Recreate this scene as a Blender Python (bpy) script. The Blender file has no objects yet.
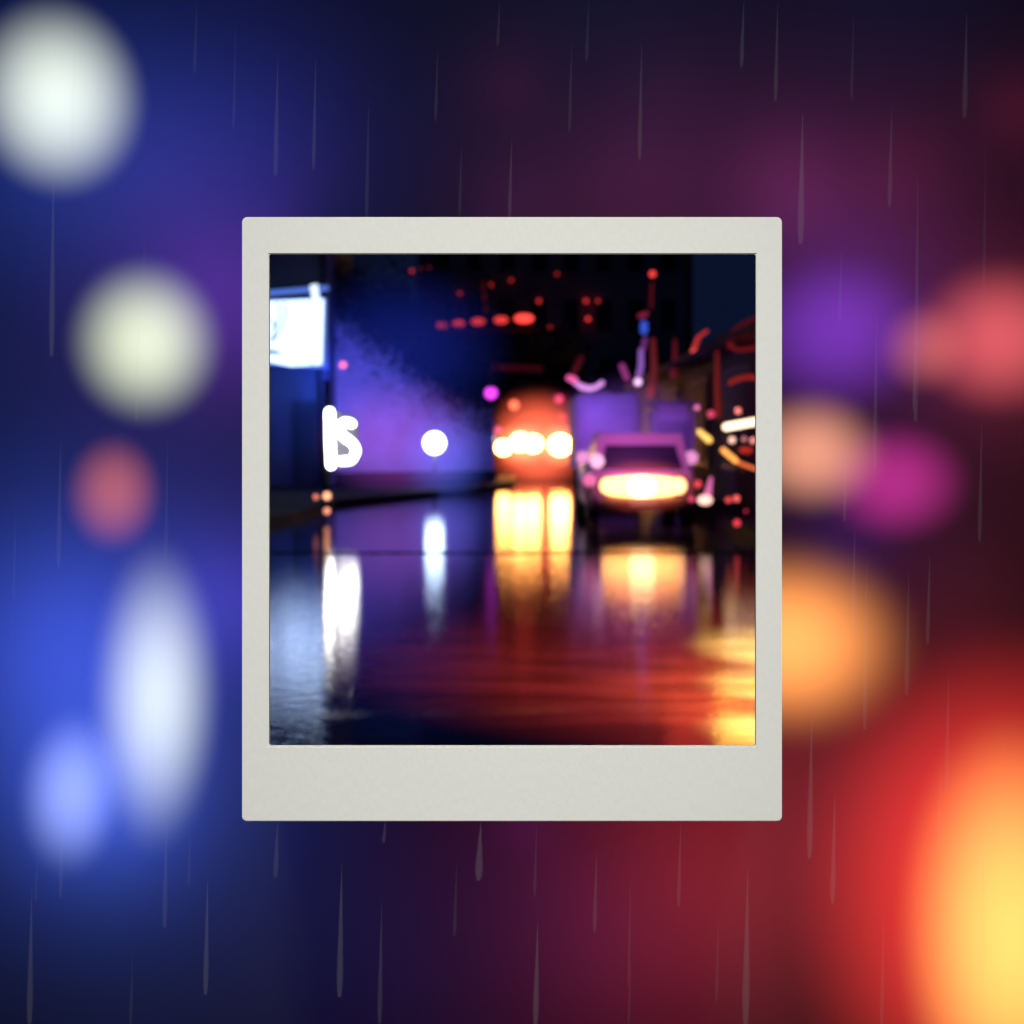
import bpy, bmesh, math, random
from mathutils import Vector, Matrix
random.seed(7)
S = bpy.context.scene
COL = S.collection

# ------------------------------------------------------------------ camera
F = 50 / 36 * 1024          # focal length in pixels
H = 442                     # picture row of the horizon
CZ = 1.2                    # eye height
cam_d = bpy.data.cameras.new('camera')
cam = bpy.data.objects.new('camera', cam_d); COL.objects.link(cam)
cam.location = (0, 0, CZ); cam.rotation_euler = (math.radians(90), 0, 0)
cam_d.lens = 50; cam_d.sensor_width = 36
cam_d.shift_y = -(512 - H) / 1024
cam_d.clip_start = .05; cam_d.clip_end = 500
cam_d.dof.use_dof = True; cam_d.dof.focus_distance = 2.0; cam_d.dof.aperture_fstop = 4.4
S.camera = cam
S.view_settings.view_transform = 'Standard'; S.view_settings.look = 'None'
S.view_settings.exposure = 0; S.view_settings.gamma = 1
S.cycles.use_denoising = True
S.cycles.volume_step_rate = 1.0
S.cycles.volume_max_steps = 64
S.cycles.sample_clamp_indirect = 6
S.cycles.sample_clamp_direct = 0
S.cycles.max_bounces = 5; S.cycles.transparent_max_bounces = 24
S.cycles.caustics_reflective = False; S.cycles.caustics_refractive = False

def lin(c):
    return tuple(((v/255)/12.92 if v/255 <= .04045 else ((v/255+.055)/1.055)**2.4) for v in c)
def P(px, py, Y):           # world point at depth Y
    return Vector(((px-512)/F*Y, Y, CZ + (H-py)/F*Y))

# ------------------------------------------------------------------ night sky and lamps
w = bpy.data.worlds.new('World'); S.world = w; w.use_nodes = True
w.node_tree.nodes['Background'].inputs[0].default_value = (.0028, .0058, .0215, 1)
w.node_tree.nodes['Background'].inputs[1].default_value = 1.0

def point(name, loc, col, watts, radius=0.0, spot=None, aim=None, blend=.5):
    d = bpy.data.lights.new(name, 'SPOT' if spot else 'POINT')
    d.energy = watts; d.color = col; d.shadow_soft_size = radius
    o = bpy.data.objects.new(name, d); COL.objects.link(o); o.location = loc
    if spot:
        d.spot_size = math.radians(spot); d.spot_blend = blend
        o.rotation_euler = (Vector(aim)-Vector(loc)).to_track_quat('-Z', 'Y').to_euler()
    return o

# unseen spot added to brighten the card
point('card_added_spot', (.2, -8, 10), (1, .995, .965), 10300, .9, spot=14, aim=(0, 2, 1.1), blend=1.0)

WALL_ALB = .006
WY = 2.70                   # depth of the dark wall behind the card
def wash(px, py, d, c, k=1.0):  # unseen area lights added to colour the dark wall
    d *= 1.2
    """an added coloured light d metres in front of the dark wall"""
    L = lin(c); m = max(L)
    p = P(px, py, WY); p.y = WY - d
    ld = bpy.data.lights.new('added_wash', 'AREA'); ld.shape = 'DISK'; ld.size = d*.8
    ld.color = tuple(v/m for v in L); ld.energy = k*.5*m/WALL_ALB*math.pi**2*d*d
    lo = bpy.data.objects.new('added_wash', ld); COL.objects.link(lo); lo.location = p; lo.rotation_euler = (math.radians(90), 0, 0)
for a in [
    (60,150,.24,(38,78,195),.7), (235,150,.22,(34,50,160),.7), (222,300,.17,(105,50,175),1.1),
    (70,650,.22,(62,88,225),1.8), (105,790,.16,(60,92,215),1.9), (228,600,.13,(75,60,195),1.2),
    (250,930,.30,(6,24,70),.5), (30,430,.20,(6,20,60),.4), (150,170,.16,(75,60,175),.3),
    (900,15,.3,(6,20,52),1.0), (600,10,.3,(6,20,52),1.0), (520,205,.11,(85,28,75),.6), (640,190,.15,(105,35,85),.7), (790,190,.13,(115,38,90),1.0),
    (510,85,.08,(70,15,42),.6), (905,170,.11,(85,18,40),.8), (1020,110,.08,(90,18,38),.9), (665,95,.09,(45,18,40),.6),
    (845,310,.14,(95,45,165),.9), (850,530,.10,(50,22,110),.8),
    (1000,345,.16,(150,45,70),.8), (720,880,.26,(120,28,36),2.3), (620,960,.2,(75,20,50),.8), (400,960,.24,(6,22,66),.7), (850,770,.22,(120,26,40),.8),
    (960,800,.22,(190,30,35),.55), (560,900,.18,(40,20,72),.5), (525,822,.06,(75,22,85),.5),
    (960,590,.14,(60,18,38),.8), (880,240,.16,(75,20,45),.8), (700,330,.12,(40,25,110),.3),
]: wash(*a)

# ------------------------------------------------------------------ materials
MATS = {}
def mat(name, base, rough=.6, noise=0, nscale=8, bump=0, metallic=0, spec=.5):
    if name in MATS: return MATS[name]
    m = bpy.data.materials.new(name); m.use_nodes = True; MATS[name] = m
    nt = m.node_tree; b = nt.nodes['Principled BSDF']
    b.inputs['Roughness'].default_value = rough; b.inputs['Metallic'].default_value = metallic
    b.inputs['Specular IOR Level'].default_value = spec
    tc = nt.nodes.new('ShaderNodeTexCoord'); n = nt.nodes.new('ShaderNodeTexNoise')
    n.inputs['Scale'].default_value = nscale; n.inputs['Detail'].default_value = 5
    nt.links.new(tc.outputs['Object'], n.inputs['Vector'])
    r = nt.nodes.new('ShaderNodeMapRange'); r.inputs[1].default_value = .3; r.inputs[2].default_value = .7
    r.inputs[3].default_value = 1-noise; r.inputs[4].default_value = 1+noise
    nt.links.new(n.outputs['Fac'], r.inputs[0])
    mx = nt.nodes.new('ShaderNodeVectorMath'); mx.operation = 'SCALE'; mx.inputs[0].default_value = base
    nt.links.new(r.outputs[0], mx.inputs['Scale']); nt.links.new(mx.outputs[0], b.inputs['Base Color'])
    if bump:
        bp = nt.nodes.new('ShaderNodeBump'); bp.inputs['Strength'].default_value = bump
        bp.inputs['Distance'].default_value = .01
        nt.links.new(n.outputs['Fac'], bp.inputs['Height']); nt.links.new(bp.outputs[0], b.inputs['Normal'])
    return m
def emit(name, col, k):
    key = (name, tuple(round(c, 3) for c in col), k)
    if key in MATS: return MATS[key]
    m = bpy.data.materials.new(name); m.use_nodes = True; MATS[key] = m
    b = m.node_tree.nodes['Principled BSDF']
    b.inputs['Base Color'].default_value = (.05, .05, .05, 1)
    b.inputs['Emission Color'].default_value = (*col, 1); b.inputs['Emission Strength'].default_value = k
    return m

# ------------------------------------------------------------------ mesh helpers
def obj(name, bm, m, parent=None, loc=(0,0,0), smooth=True, bevel=0):
    if bevel:
        bmesh.ops.bevel(bm, geom=[e for e in bm.edges if e.is_manifold and e.calc_face_angle(0) > .5],
                        offset=bevel, segments=2, affect='EDGES', clamp_overlap=True)
    bmesh.ops.recalc_face_normals(bm, faces=bm.faces)
    me = bpy.data.meshes.new(name); bm.to_mesh(me); bm.free()
    for p in me.polygons: p.use_smooth = smooth and not bevel
    o = bpy.data.objects.new(name, me); COL.objects.link(o); o.location = loc
    if m: me.materials.append(m)
    if parent: o.parent = parent
    return o
def tag(o, label, cat, group=None, kind=None):
    if kind: o['kind'] = kind
    else: o['label'] = label; o['category'] = cat
    if group: o['group'] = group
    return o
def thing(name, label, cat, loc=(0,0,0), group=None, rz=0):
    o = bpy.data.objects.new(name, None); COL.objects.link(o); o.location = loc
    o.rotation_euler.z = rz; o.empty_display_size = .1
    return tag(o, label, cat, group)
def box(bm, lo, hi, rz=0):
    lo = Vector(lo); hi = Vector(hi); c = (lo+hi)/2; s = hi-lo
    M = Matrix.Translation(c) @ Matrix.Rotation(rz, 4, 'Z') @ Matrix.Diagonal((*s, 1))
    bmesh.ops.create_cube(bm, size=1, matrix=M); return bm
def boxbm(lo, hi, rz=0): return box(bmesh.new(), lo, hi, rz)
def ell(bm, c, r, seg=20):
    bmesh.ops.create_uvsphere(bm, u_segments=seg, v_segments=max(8, seg//2), radius=1,
        matrix=Matrix.Translation(c) @ Matrix.Diagonal((*r, 1))); return bm
def cyl(bm, a, b, r1, r2=None, seg=16):
    a = Vector(a); b = Vector(b); d = b-a
    bmesh.ops.create_cone(bm, cap_ends=True, segments=seg, radius1=r1, radius2=r1 if r2 is None else r2, depth=d.length,
        matrix=Matrix.Translation((a+b)/2) @ d.to_track_quat('Z', 'Y').to_matrix().to_4x4()); return bm
def tube(bm, pts, r, seg=10):
    """tube with rounded ends along a polyline; r is a number or a list"""
    pts = [Vector(p) for p in pts]; n = len(pts)
    rs = r if isinstance(r, (list, tuple)) else [r]*n
    rings = []
    d0 = (pts[1]-pts[0]).normalized(); d1 = (pts[-1]-pts[-2]).normalized()
    P_ = [(pts[0]-d0*rs[0]*.9, rs[0]*.35), (pts[0]-d0*rs[0]*.5, rs[0]*.82)] + list(zip(pts, rs)) + \
         [(pts[-1]+d1*rs[-1]*.5, rs[-1]*.82), (pts[-1]+d1*rs[-1]*.9, rs[-1]*.35)]
    ref = Vector((0, 1, 0))
    for i, (p, rr) in enumerate(P_):
        a = P_[max(0, i-1)][0]; b = P_[min(len(P_)-1, i+1)][0]; t = (b-a).normalized()
        u = t.cross(ref)
        if u.length < .05: u = t.cross(Vector((1, 0, 0)))
        u.normalize(); v = t.cross(u)
        rings.append([bm.verts.new(p + (u*math.cos(k*2*math.pi/seg)+v*math.sin(k*2*math.pi/seg))*rr) for k in range(seg)])
    for A, B in zip(rings, rings[1:]):
        for k in range(seg): bm.faces.new((A[k], A[(k+1) % seg], B[(k+1) % seg], B[k]))
    bm.faces.new(rings[0][::-1]); bm.faces.new(rings[-1]); return bm

# ------------------------------------------------------------------ setting: ground and backdrop
def wet(name, base, rough0, rough1, bump, seam=()):
    m = bpy.data.materials.new(name); m.use_nodes = True; nt = m.node_tree; N = nt.nodes; Lk = nt.links
    b = N['Principled BSDF']; b.inputs['Base Color'].default_value = (*base, 1); b.inputs['IOR'].default_value = 1.36
    tc = N.new('ShaderNodeTexCoord')
    def noise(scale, vec=(1,1,1), det=3):
        mp = N.new('ShaderNodeMapping'); mp.inputs['Scale'].default_value = vec
        n = N.new('ShaderNodeTexNoise'); n.inputs['Scale'].default_value = scale; n.inputs['Detail'].default_value = det
        Lk.new(tc.outputs['Object'], mp.inputs[0]); Lk.new(mp.outputs[0], n.inputs['Vector']); return n
    big = noise(.55, (1, .7, 1)); mid = noise(9, (.8, 1.1, 1), 4); fine = noise(24, (1, 1.5, 1), 5)
    r = N.new('ShaderNodeMapRange'); r.inputs[1].default_value = .35; r.inputs[2].default_value = .65
    r.inputs[3].default_value = rough0; r.inputs[4].default_value = rough1
    Lk.new(big.outputs['Fac'], r.inputs[0])
    rough = r.outputs[0]
    if seam:
        sep = N.new('ShaderNodeSeparateXYZ'); Lk.new(tc.outputs['Object'], sep.inputs[0])
        wob = N.new('ShaderNodeMath'); wob.operation = 'MULTIPLY_ADD'; wob.inputs[1].default_value = .5
        Lk.new(mid.outputs['Fac'], wob.inputs[0]); Lk.new(sep.outputs['Y'], wob.inputs[2])
        tot = None
        for (y0, wd, slope, amt) in seam:
            sl = N.new('ShaderNodeMath'); sl.operation = 'MULTIPLY_ADD'; sl.inputs[1].default_value = slope
            Lk.new(sep.outputs['X'], sl.inputs[0]); Lk.new(wob.outputs[0] if wd > .1 else sep.outputs['Y'], sl.inputs[2])
            cp = N.new('ShaderNodeMath'); cp.operation = 'COMPARE'; cp.inputs[1].default_value = y0; cp.inputs[2].default_value = wd
            Lk.new(sl.outputs[0], cp.inputs[0])
            ml = N.new('ShaderNodeMath'); ml.operation = 'MULTIPLY'; ml.inputs[1].default_value = amt; Lk.new(cp.outputs[0], ml.inputs[0])
            if tot is None: tot = ml.outputs[0]
            else:
                mxx = N.new('ShaderNodeMath'); mxx.operation = 'MAXIMUM'; Lk.new(tot, mxx.inputs[0]); Lk.new(ml.outputs[0], mxx.inputs[1]); tot = mxx.outputs[0]
        ad = N.new('ShaderNodeMath'); ad.operation = 'ADD'; Lk.new(rough, ad.inputs[0]); Lk.new(tot, ad.inputs[1]); rough = ad.outputs[0]
        iv = N.new('ShaderNodeMath'); iv.operation = 'SUBTRACT'; iv.inputs[0].default_value = .5; Lk.new(tot, iv.inputs[1])
        iv.use_clamp = True; Lk.new(iv.outputs[0], b.inputs['Specular IOR Level'])
    cm = N.new('ShaderNodeMapRange'); cm.inputs[1].default_value = .3; cm.inputs[2].default_value = .7; cm.inputs[3].default_value = .55; cm.inputs[4].default_value = 1.5
    wn = noise(2.2, (.45, 1.6, 1), 6); Lk.new(wn.outputs['Fac'], cm.inputs[0])
    cs = N.new('ShaderNodeVectorMath'); cs.operation = 'SCALE'; cs.inputs[0].default_value = base
    Lk.new(cm.outputs[0], cs.inputs['Scale']); Lk.new(cs.outputs[0], b.inputs['Base Color'])
    Lk.new(rough, b.inputs['Roughness'])
    sm = N.new('ShaderNodeMath'); sm.operation = 'MULTIPLY_ADD'; sm.inputs[1].default_value = .42
    Lk.new(fine.outputs['Fac'], sm.inputs[0]); Lk.new(mid.outputs['Fac'], sm.inputs[2])
    bp = N.new('ShaderNodeBump'); bp.inputs['Strength'].default_value = bump; bp.inputs['Distance'].default_value = .02
    Lk.new(sm.outputs[0], bp.inputs['Height']); Lk.new(bp.outputs[0], b.inputs['Normal'])
    return m
road_m = wet('wet_asphalt', (.022, .022, .026), 0.025, .055, .095, seam=[(15.6, .14, 0, .55), (6.35, .09, -.12, .08)])
bm = bmesh.new(); bmesh.ops.create_grid(bm, x_segments=2, y_segments=2, size=200)
tag(obj('road', bm, road_m, smooth=False), '', '', kind='structure')

# left pavement, kerbed, along the slanting wall
def poly_prism(pts, z0, z1):
    bm = bmesh.new(); lo = [bm.verts.new((x, y, z0)) for x, y in pts]; hi = [bm.verts.new((x, y, z1)) for x, y in pts]
    bm.faces.new(hi); bm.faces.new(lo[::-1]); n = len(pts)
    for i in range(n): bm.faces.new((lo[i], lo[(i+1) % n], hi[(i+1) % n], hi[i]))
    return bm
pave_m = mat('damp_paving', (.012, .012, .016), .75, .3, 3, .4, spec=.2)
tag(obj('pavement', poly_prism([(-3.6,19.8),(-3.35,21.5),(-3.3,26.5),(.0,37.5),(.4,60),(-2,60),(-14,60),(-14,19.8)], .001, .12), pave_m, smooth=False), '', '', kind='structure')
tag(obj('pavement', poly_prism([(2.95,15.5),(2.85,28),(2.4,60),(16,60),(16,15.5)], .001, .12), pave_m, smooth=False), '', '', kind='structure')

# the dark wall behind the card, with an opening through which the street is seen
OX0, OX1, OZ0, OZ1 = [((269-512)/F), ((756-512)/F), ((H-746)/F), ((H-254)/F)]
def opening(Y, slack=.004): return (OX0*Y-slack, OX1*Y+slack, CZ+OZ0*Y-slack, CZ+OZ1*Y+slack)
def ring(bm, outer, inner, y):
    o = [bm.verts.new((x, y, z)) for x, z in outer]; i = [bm.verts.new((x, y, z)) for x, z in inner]
    return o, i
def plate(outer, inner, y0, y1):
    """a plate with a rectangular hole; outer/inner are x0,x1,z0,z1"""
    bm = bmesh.new()
    def q(r): x0, x1, z0, z1 = r; return [(x0,z0),(x1,z0),(x1,z1),(x0,z1)]
    fo, fi = ring(bm, q(outer), q(inner), y0); bo, bi = ring(bm, q(outer), q(inner), y1)
    for k in range(4):
        j = (k+1) % 4
        bm.faces.new((fo[k], fo[j], fi[j], fi[k])); bm.faces.new((bo[j], bo[k], bi[k], bi[j]))
        bm.faces.new((fo[j], fo[k], bo[k], bo[j])); bm.faces.new((fi[k], fi[j], bi[j], bi[k]))
    return bm
wall_m = mat('matt_dark_wall', (WALL_ALB*1.0,)*3, 1.0, 0, spec=0)
tag(obj('backdrop_wall', plate((-4, 4, .002, 4.2), opening(WY+.03, .006), WY, WY+.03), wall_m, smooth=False), '', '', kind='structure')  # added backdrop wall that the wash lights colour

# ------------------------------------------------------------------ the instant photo card
card = thing('instant_photo_card', 'off-white instant photo card framing a rainy night street', 'photo frame', (0, 2.0, .667))
paper = bpy.data.materials.new('paper'); paper.use_nodes = True
nt = paper.node_tree; b = nt.nodes['Principled BSDF']; b.inputs['Roughness'].default_value = .8; b.inputs['Specular IOR Level'].default_value = .15
tc = nt.nodes.new('ShaderNodeTexCoord')
def pn(scale, vec):
    mp = nt.nodes.new('ShaderNodeMapping'); mp.inputs['Scale'].default_value = vec
    n = nt.nodes.new('ShaderNodeTexNoise'); n.inputs['Scale'].default_value = scale; n.inputs['Detail'].default_value = 4
    nt.links.new(tc.outputs['Object'], mp.inputs[0]); nt.links.new(mp.outputs[0], n.inputs['Vector']); return n
na = pn(160, (1, 1, .35)); nb = pn(3.5, (1, 1, 1)); nc = pn(60, (1, 1, .05))
cr = nt.nodes.new('ShaderNodeMix'); cr.data_type = 'RGBA'
cr.inputs['A'].default_value = (.70, .70, .655, 1); cr.inputs['B'].default_value = (.74, .73, .68, 1)
nt.links.new(nb.outputs['Fac'], cr.inputs['Factor']); nt.links.new(cr.outputs['Result'], b.inputs['Base Color'])
am = nt.nodes.new('ShaderNodeMath'); am.operation = 'MULTIPLY_ADD'; am.inputs[1].default_value = .5
nt.links.new(nc.outputs['Fac'], am.inputs[0]); nt.links.new(na.outputs['Fac'], am.inputs[2])
bp = nt.nodes.new('ShaderNodeBump'); bp.inputs['Strength'].default_value = .35; bp.inputs['Distance'].default_value = .002
nt.links.new(am.outputs[0], bp.inputs['Height']); nt.links.new(bp.outputs[0], b.inputs['Normal'])
def card_mesh():
    Y = 2.0; q = lambda px, py: ((px-512)/F*Y, (H-py)/F*Y+CZ-.667)
    x0, z1 = q(242, 217); x1, z0 = q(782, 821.5); R = .0072; bm = bmesh.new()
    outer = []
    for cx, cz, a0 in ((x1-R, z1-R, 0), (x0+R, z1-R, 90), (x0+R, z0+R, 180), (x1-R, z0+R, 270)):
        outer.append([(cx+R*math.cos(math.radians(a0+t)), cz+R*math.sin(math.radians(a0+t))) for t in range(0, 91, 15)])
    ix0, iz1 = q(269, 254); ix1, iz0 = q(756, 746.5)
    inner = [(ix1, iz1), (ix0, iz1), (ix0, iz0), (ix1, iz0)]
    T = .010
    F_o = [[bm.verts.new((x, 0, z)) for x, z in s] for s in outer]; B_o = [[bm.verts.new((x, T, z)) for x, z in s] for s in outer]
    F_i = [bm.verts.new((x, 0, z)) for x, z in inner]; B_i = [bm.verts.new((x, T, z)) for x, z in inner]
    for k in range(4):
        j = (k+1) % 4
        bm.faces.new([F_i[k], *F_o[k][::-1]]) ; bm.faces.new([B_i[k], *B_o[k]])
        bm.faces.new([F_i[k], F_i[j], F_o[j][0], F_o[k][-1]][::-1]); bm.faces.new([B_i[k], B_i[j], B_o[j][0], B_o[k][-1]])
        lo = F_o[k]+[F_o[j][0]]; hi = B_o[k]+[B_o[j][0]]
        for a in range(len(lo)-1): bm.faces.new((lo[a], lo[a+1], hi[a+1], hi[a]))
        bm.faces.new((F_i[k], F_i[j], B_i[j], B_i[k]))
    return bm
cb = card_mesh()
bmesh.ops.recalc_face_normals(cb, faces=cb.faces)
bmesh.ops.bevel(cb, geom=[e for e in cb.edges if e.is_manifold and e.calc_face_angle(0) > 1.0], offset=.0012, segments=2, affect='EDGES', clamp_overlap=True)
obj('frame', cb, paper, card, smooth=False)
# black sleeve that leads from the card to the opening of the wall
def sleeve():
    bm = bmesh.new(); ys = (2.012, WY-.002); t = .004; rings = []
    for Y in ys:
        for s in (.0035, .0035+t):
            x0, x1, z0, z1 = opening(Y, s); rings.append([bm.verts.new((x, Y-2.0, z-.667)) for x, z in ((x0,z0),(x1,z0),(x1,z1),(x0,z1))])
    a, b_, c, d = rings
    for k in range(4):
        j = (k+1) % 4
        bm.faces.new((a[k], a[j], c[j], c[k])); bm.faces.new((b_[j], b_[k], d[k], d[j]))
        bm.faces.new((a[j], a[k], b_[k], b_[j])); bm.faces.new((c[k], c[j], d[j], d[k]))
    return bm
obj('sleeve', sleeve(), mat('black_card', (.004,)*3, 1.0, spec=0), card, smooth=False)

# ------------------------------------------------------------------ big soft lights around the card
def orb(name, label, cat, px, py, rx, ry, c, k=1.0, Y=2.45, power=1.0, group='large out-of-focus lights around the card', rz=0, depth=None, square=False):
    """blur of a light put in as emission fading from middle to rim"""
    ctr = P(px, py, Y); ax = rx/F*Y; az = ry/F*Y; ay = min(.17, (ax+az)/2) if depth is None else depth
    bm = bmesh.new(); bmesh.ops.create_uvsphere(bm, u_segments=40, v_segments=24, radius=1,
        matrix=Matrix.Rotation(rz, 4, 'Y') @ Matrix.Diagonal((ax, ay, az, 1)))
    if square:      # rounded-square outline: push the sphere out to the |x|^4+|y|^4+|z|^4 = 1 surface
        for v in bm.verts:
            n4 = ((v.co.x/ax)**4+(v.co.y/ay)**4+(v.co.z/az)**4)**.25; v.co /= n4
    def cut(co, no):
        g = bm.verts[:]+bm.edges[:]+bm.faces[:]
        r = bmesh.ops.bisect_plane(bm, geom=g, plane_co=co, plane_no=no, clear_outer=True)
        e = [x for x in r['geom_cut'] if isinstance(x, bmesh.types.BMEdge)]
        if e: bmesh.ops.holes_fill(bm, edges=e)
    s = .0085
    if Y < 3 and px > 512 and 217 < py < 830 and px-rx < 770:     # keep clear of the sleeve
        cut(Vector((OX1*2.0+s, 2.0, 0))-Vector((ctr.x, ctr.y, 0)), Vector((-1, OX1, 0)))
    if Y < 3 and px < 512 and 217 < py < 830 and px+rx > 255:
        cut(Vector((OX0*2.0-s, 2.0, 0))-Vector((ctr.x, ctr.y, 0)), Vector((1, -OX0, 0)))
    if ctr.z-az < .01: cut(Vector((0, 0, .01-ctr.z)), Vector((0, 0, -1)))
    m = bpy.data.materials.new('painted_blur'); m.use_nodes = True; nt = m.node_tree; N = nt.nodes; Lk = nt.links  # soft blur and bloom are put in as emission
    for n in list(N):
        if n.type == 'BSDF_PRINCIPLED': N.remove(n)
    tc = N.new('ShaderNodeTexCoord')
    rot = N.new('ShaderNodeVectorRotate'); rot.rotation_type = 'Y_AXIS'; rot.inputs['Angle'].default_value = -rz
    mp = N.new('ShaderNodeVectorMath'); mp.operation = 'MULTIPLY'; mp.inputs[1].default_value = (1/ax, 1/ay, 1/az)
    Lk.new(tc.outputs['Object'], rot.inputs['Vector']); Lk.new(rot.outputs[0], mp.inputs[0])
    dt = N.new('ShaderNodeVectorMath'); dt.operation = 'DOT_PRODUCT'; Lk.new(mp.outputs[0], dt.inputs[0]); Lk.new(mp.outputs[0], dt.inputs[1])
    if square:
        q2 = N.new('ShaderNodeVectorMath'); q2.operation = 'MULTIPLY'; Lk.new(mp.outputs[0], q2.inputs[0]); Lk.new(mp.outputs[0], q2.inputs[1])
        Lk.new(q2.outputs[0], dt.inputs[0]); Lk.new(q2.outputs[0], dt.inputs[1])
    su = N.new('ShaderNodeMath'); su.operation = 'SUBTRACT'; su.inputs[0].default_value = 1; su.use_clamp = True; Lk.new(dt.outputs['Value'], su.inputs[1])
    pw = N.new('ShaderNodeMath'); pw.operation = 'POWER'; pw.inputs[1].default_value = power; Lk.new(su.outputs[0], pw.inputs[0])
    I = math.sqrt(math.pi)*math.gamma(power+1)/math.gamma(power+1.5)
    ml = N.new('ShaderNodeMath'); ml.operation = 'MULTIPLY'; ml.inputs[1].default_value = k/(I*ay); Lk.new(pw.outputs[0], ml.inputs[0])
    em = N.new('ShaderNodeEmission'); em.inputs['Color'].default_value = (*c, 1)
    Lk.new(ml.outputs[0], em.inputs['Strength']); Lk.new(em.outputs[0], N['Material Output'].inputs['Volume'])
    o = obj(name, bm, m, loc=ctr)
    tag(o, label, cat, group); return o
L_ = lin
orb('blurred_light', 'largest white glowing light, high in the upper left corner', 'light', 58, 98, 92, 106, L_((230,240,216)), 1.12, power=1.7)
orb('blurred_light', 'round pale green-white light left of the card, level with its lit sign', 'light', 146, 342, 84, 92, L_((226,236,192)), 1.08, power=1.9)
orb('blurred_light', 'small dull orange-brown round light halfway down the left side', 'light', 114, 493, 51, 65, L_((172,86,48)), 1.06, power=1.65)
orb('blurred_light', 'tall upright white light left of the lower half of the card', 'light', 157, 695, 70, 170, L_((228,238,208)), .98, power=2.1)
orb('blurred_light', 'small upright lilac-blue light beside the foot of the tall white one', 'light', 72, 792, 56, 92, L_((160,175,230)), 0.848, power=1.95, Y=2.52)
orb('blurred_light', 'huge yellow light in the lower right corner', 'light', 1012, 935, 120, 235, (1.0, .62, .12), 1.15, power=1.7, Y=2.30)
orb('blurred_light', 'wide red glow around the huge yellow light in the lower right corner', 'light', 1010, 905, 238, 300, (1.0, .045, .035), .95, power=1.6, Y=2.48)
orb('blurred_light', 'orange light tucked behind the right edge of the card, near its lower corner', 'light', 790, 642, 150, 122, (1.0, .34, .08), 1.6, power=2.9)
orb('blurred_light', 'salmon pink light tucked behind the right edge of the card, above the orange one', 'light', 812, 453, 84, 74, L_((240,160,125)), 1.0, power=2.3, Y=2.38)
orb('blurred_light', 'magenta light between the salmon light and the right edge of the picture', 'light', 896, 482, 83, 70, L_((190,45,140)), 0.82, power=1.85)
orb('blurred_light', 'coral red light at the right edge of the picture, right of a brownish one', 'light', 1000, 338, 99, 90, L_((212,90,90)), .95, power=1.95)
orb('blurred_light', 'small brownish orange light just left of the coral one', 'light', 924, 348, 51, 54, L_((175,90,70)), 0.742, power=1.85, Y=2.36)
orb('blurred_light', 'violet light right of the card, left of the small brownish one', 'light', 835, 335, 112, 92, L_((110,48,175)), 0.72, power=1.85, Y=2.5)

# ------------------------------------------------------------------ rain streaks
def rain_material(fac):
    m = bpy.data.materials.new('rain_water'); m.use_nodes = True; nt = m.node_tree
    nt.nodes.remove(nt.nodes['Principled BSDF'])
    df = nt.nodes.new('ShaderNodeBsdfDiffuse'); df.inputs[0].default_value = (.55, .55, .62, 1)
    tr = nt.nodes.new('ShaderNodeBsdfTransparent'); mx = nt.nodes.new('ShaderNodeMixShader'); mx.inputs[0].default_value = fac
    nt.links.new(tr.outputs[0], mx.inputs[1]); nt.links.new(df.outputs[0], mx.inputs[2]); nt.links.new(mx.outputs[0], nt.nodes['Material Output'].inputs[0])
    return m
rain_mats = [rain_material(f) for f in (.012, .02, .03)]
# (column at the top, top row, bottom row, half width in pixels)
RAIN = [(74,14,150,2),(53,158,355,3.4),(196,0,72,2),(235,25,128,1.8),(277,58,174,2.6),(315,55,168,2.2),(144,230,300,2),(138,300,420,2.4),(368,100,216,2),
 (437,48,120,1.8),(499,0,45,1.8),(588,0,60,1.8),(511,135,216,2.2),(461,140,214,1.8),(571,40,130,1.8),(641,40,158,2.6),(743,0,66,2.8),(777,0,100,2.4),(853,12,98,1.8),(966,12,116,2.6),
 (802,110,242,3.8),(891,106,206,2.4),(917,176,420,2.8),(841,240,320,2),(876,310,470,2.2),(985,140,300,1.6),(846,410,520,2.2),(915,320,410,2),(981,420,540,2.2),
 (60,438,566,2.4),(121,430,516,2),(167,440,560,2),(15,510,600,1.6),(154,540,620,2),(132,600,735,3),(84,728,835,3),(152,700,810,2.4),(62,800,896,2.2),(166,810,926,2.8),(31,890,1022,3.2),(37,850,900,1.6),
 (854,530,640,2.8),(866,560,728,2.6),(908,570,694,2.6),(929,555,642,2.2),(948,672,788,2.8),(811,715,856,3),(834,792,902,3.2),(940,760,850,2.2),(983,840,982,3),(883,912,1024,2.4),
 (747,868,1022,3.8),(718,910,1000,2),(680,822,905,2.4),(630,870,985,2),(596,850,930,2.6),(630,960,1024,1.6),(537,922,1024,3.2),(536,822,895,2),(480,822,878,4),(456,862,935,1.8),
 (385,818,842,2.4),(341,864,995,3.4),(381,900,1022,2.6),(277,818,876,2.8),(207,876,993,3),(132,955,1024,1.8),(190,820,885,1.6)]
ORD = ['first','second','third','fourth','fifth','sixth','seventh','eighth','ninth','tenth','eleventh','twelfth','thirteenth','fourteenth','fifteenth','sixteenth','seventeenth','eighteenth','nineteenth','twentieth']
zones = {}
for s in RAIN:
    px, a, b_, _ = s; m_ = (a+b_)/2
    if b_ < 217 and 242 <= px <= 782: z = 'above the card'
    elif a > 815 and 242 <= px <= 782: z = 'below the card'
    elif px < 242: z = 'at the upper left' if m_ < 420 else 'at the lower left'
    else: z = ('at the upper right' if m_ < 330 else 'by the magenta light' if m_ < 700 else 'by the yellow light')
    zones.setdefault(z, []).append(s)
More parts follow.
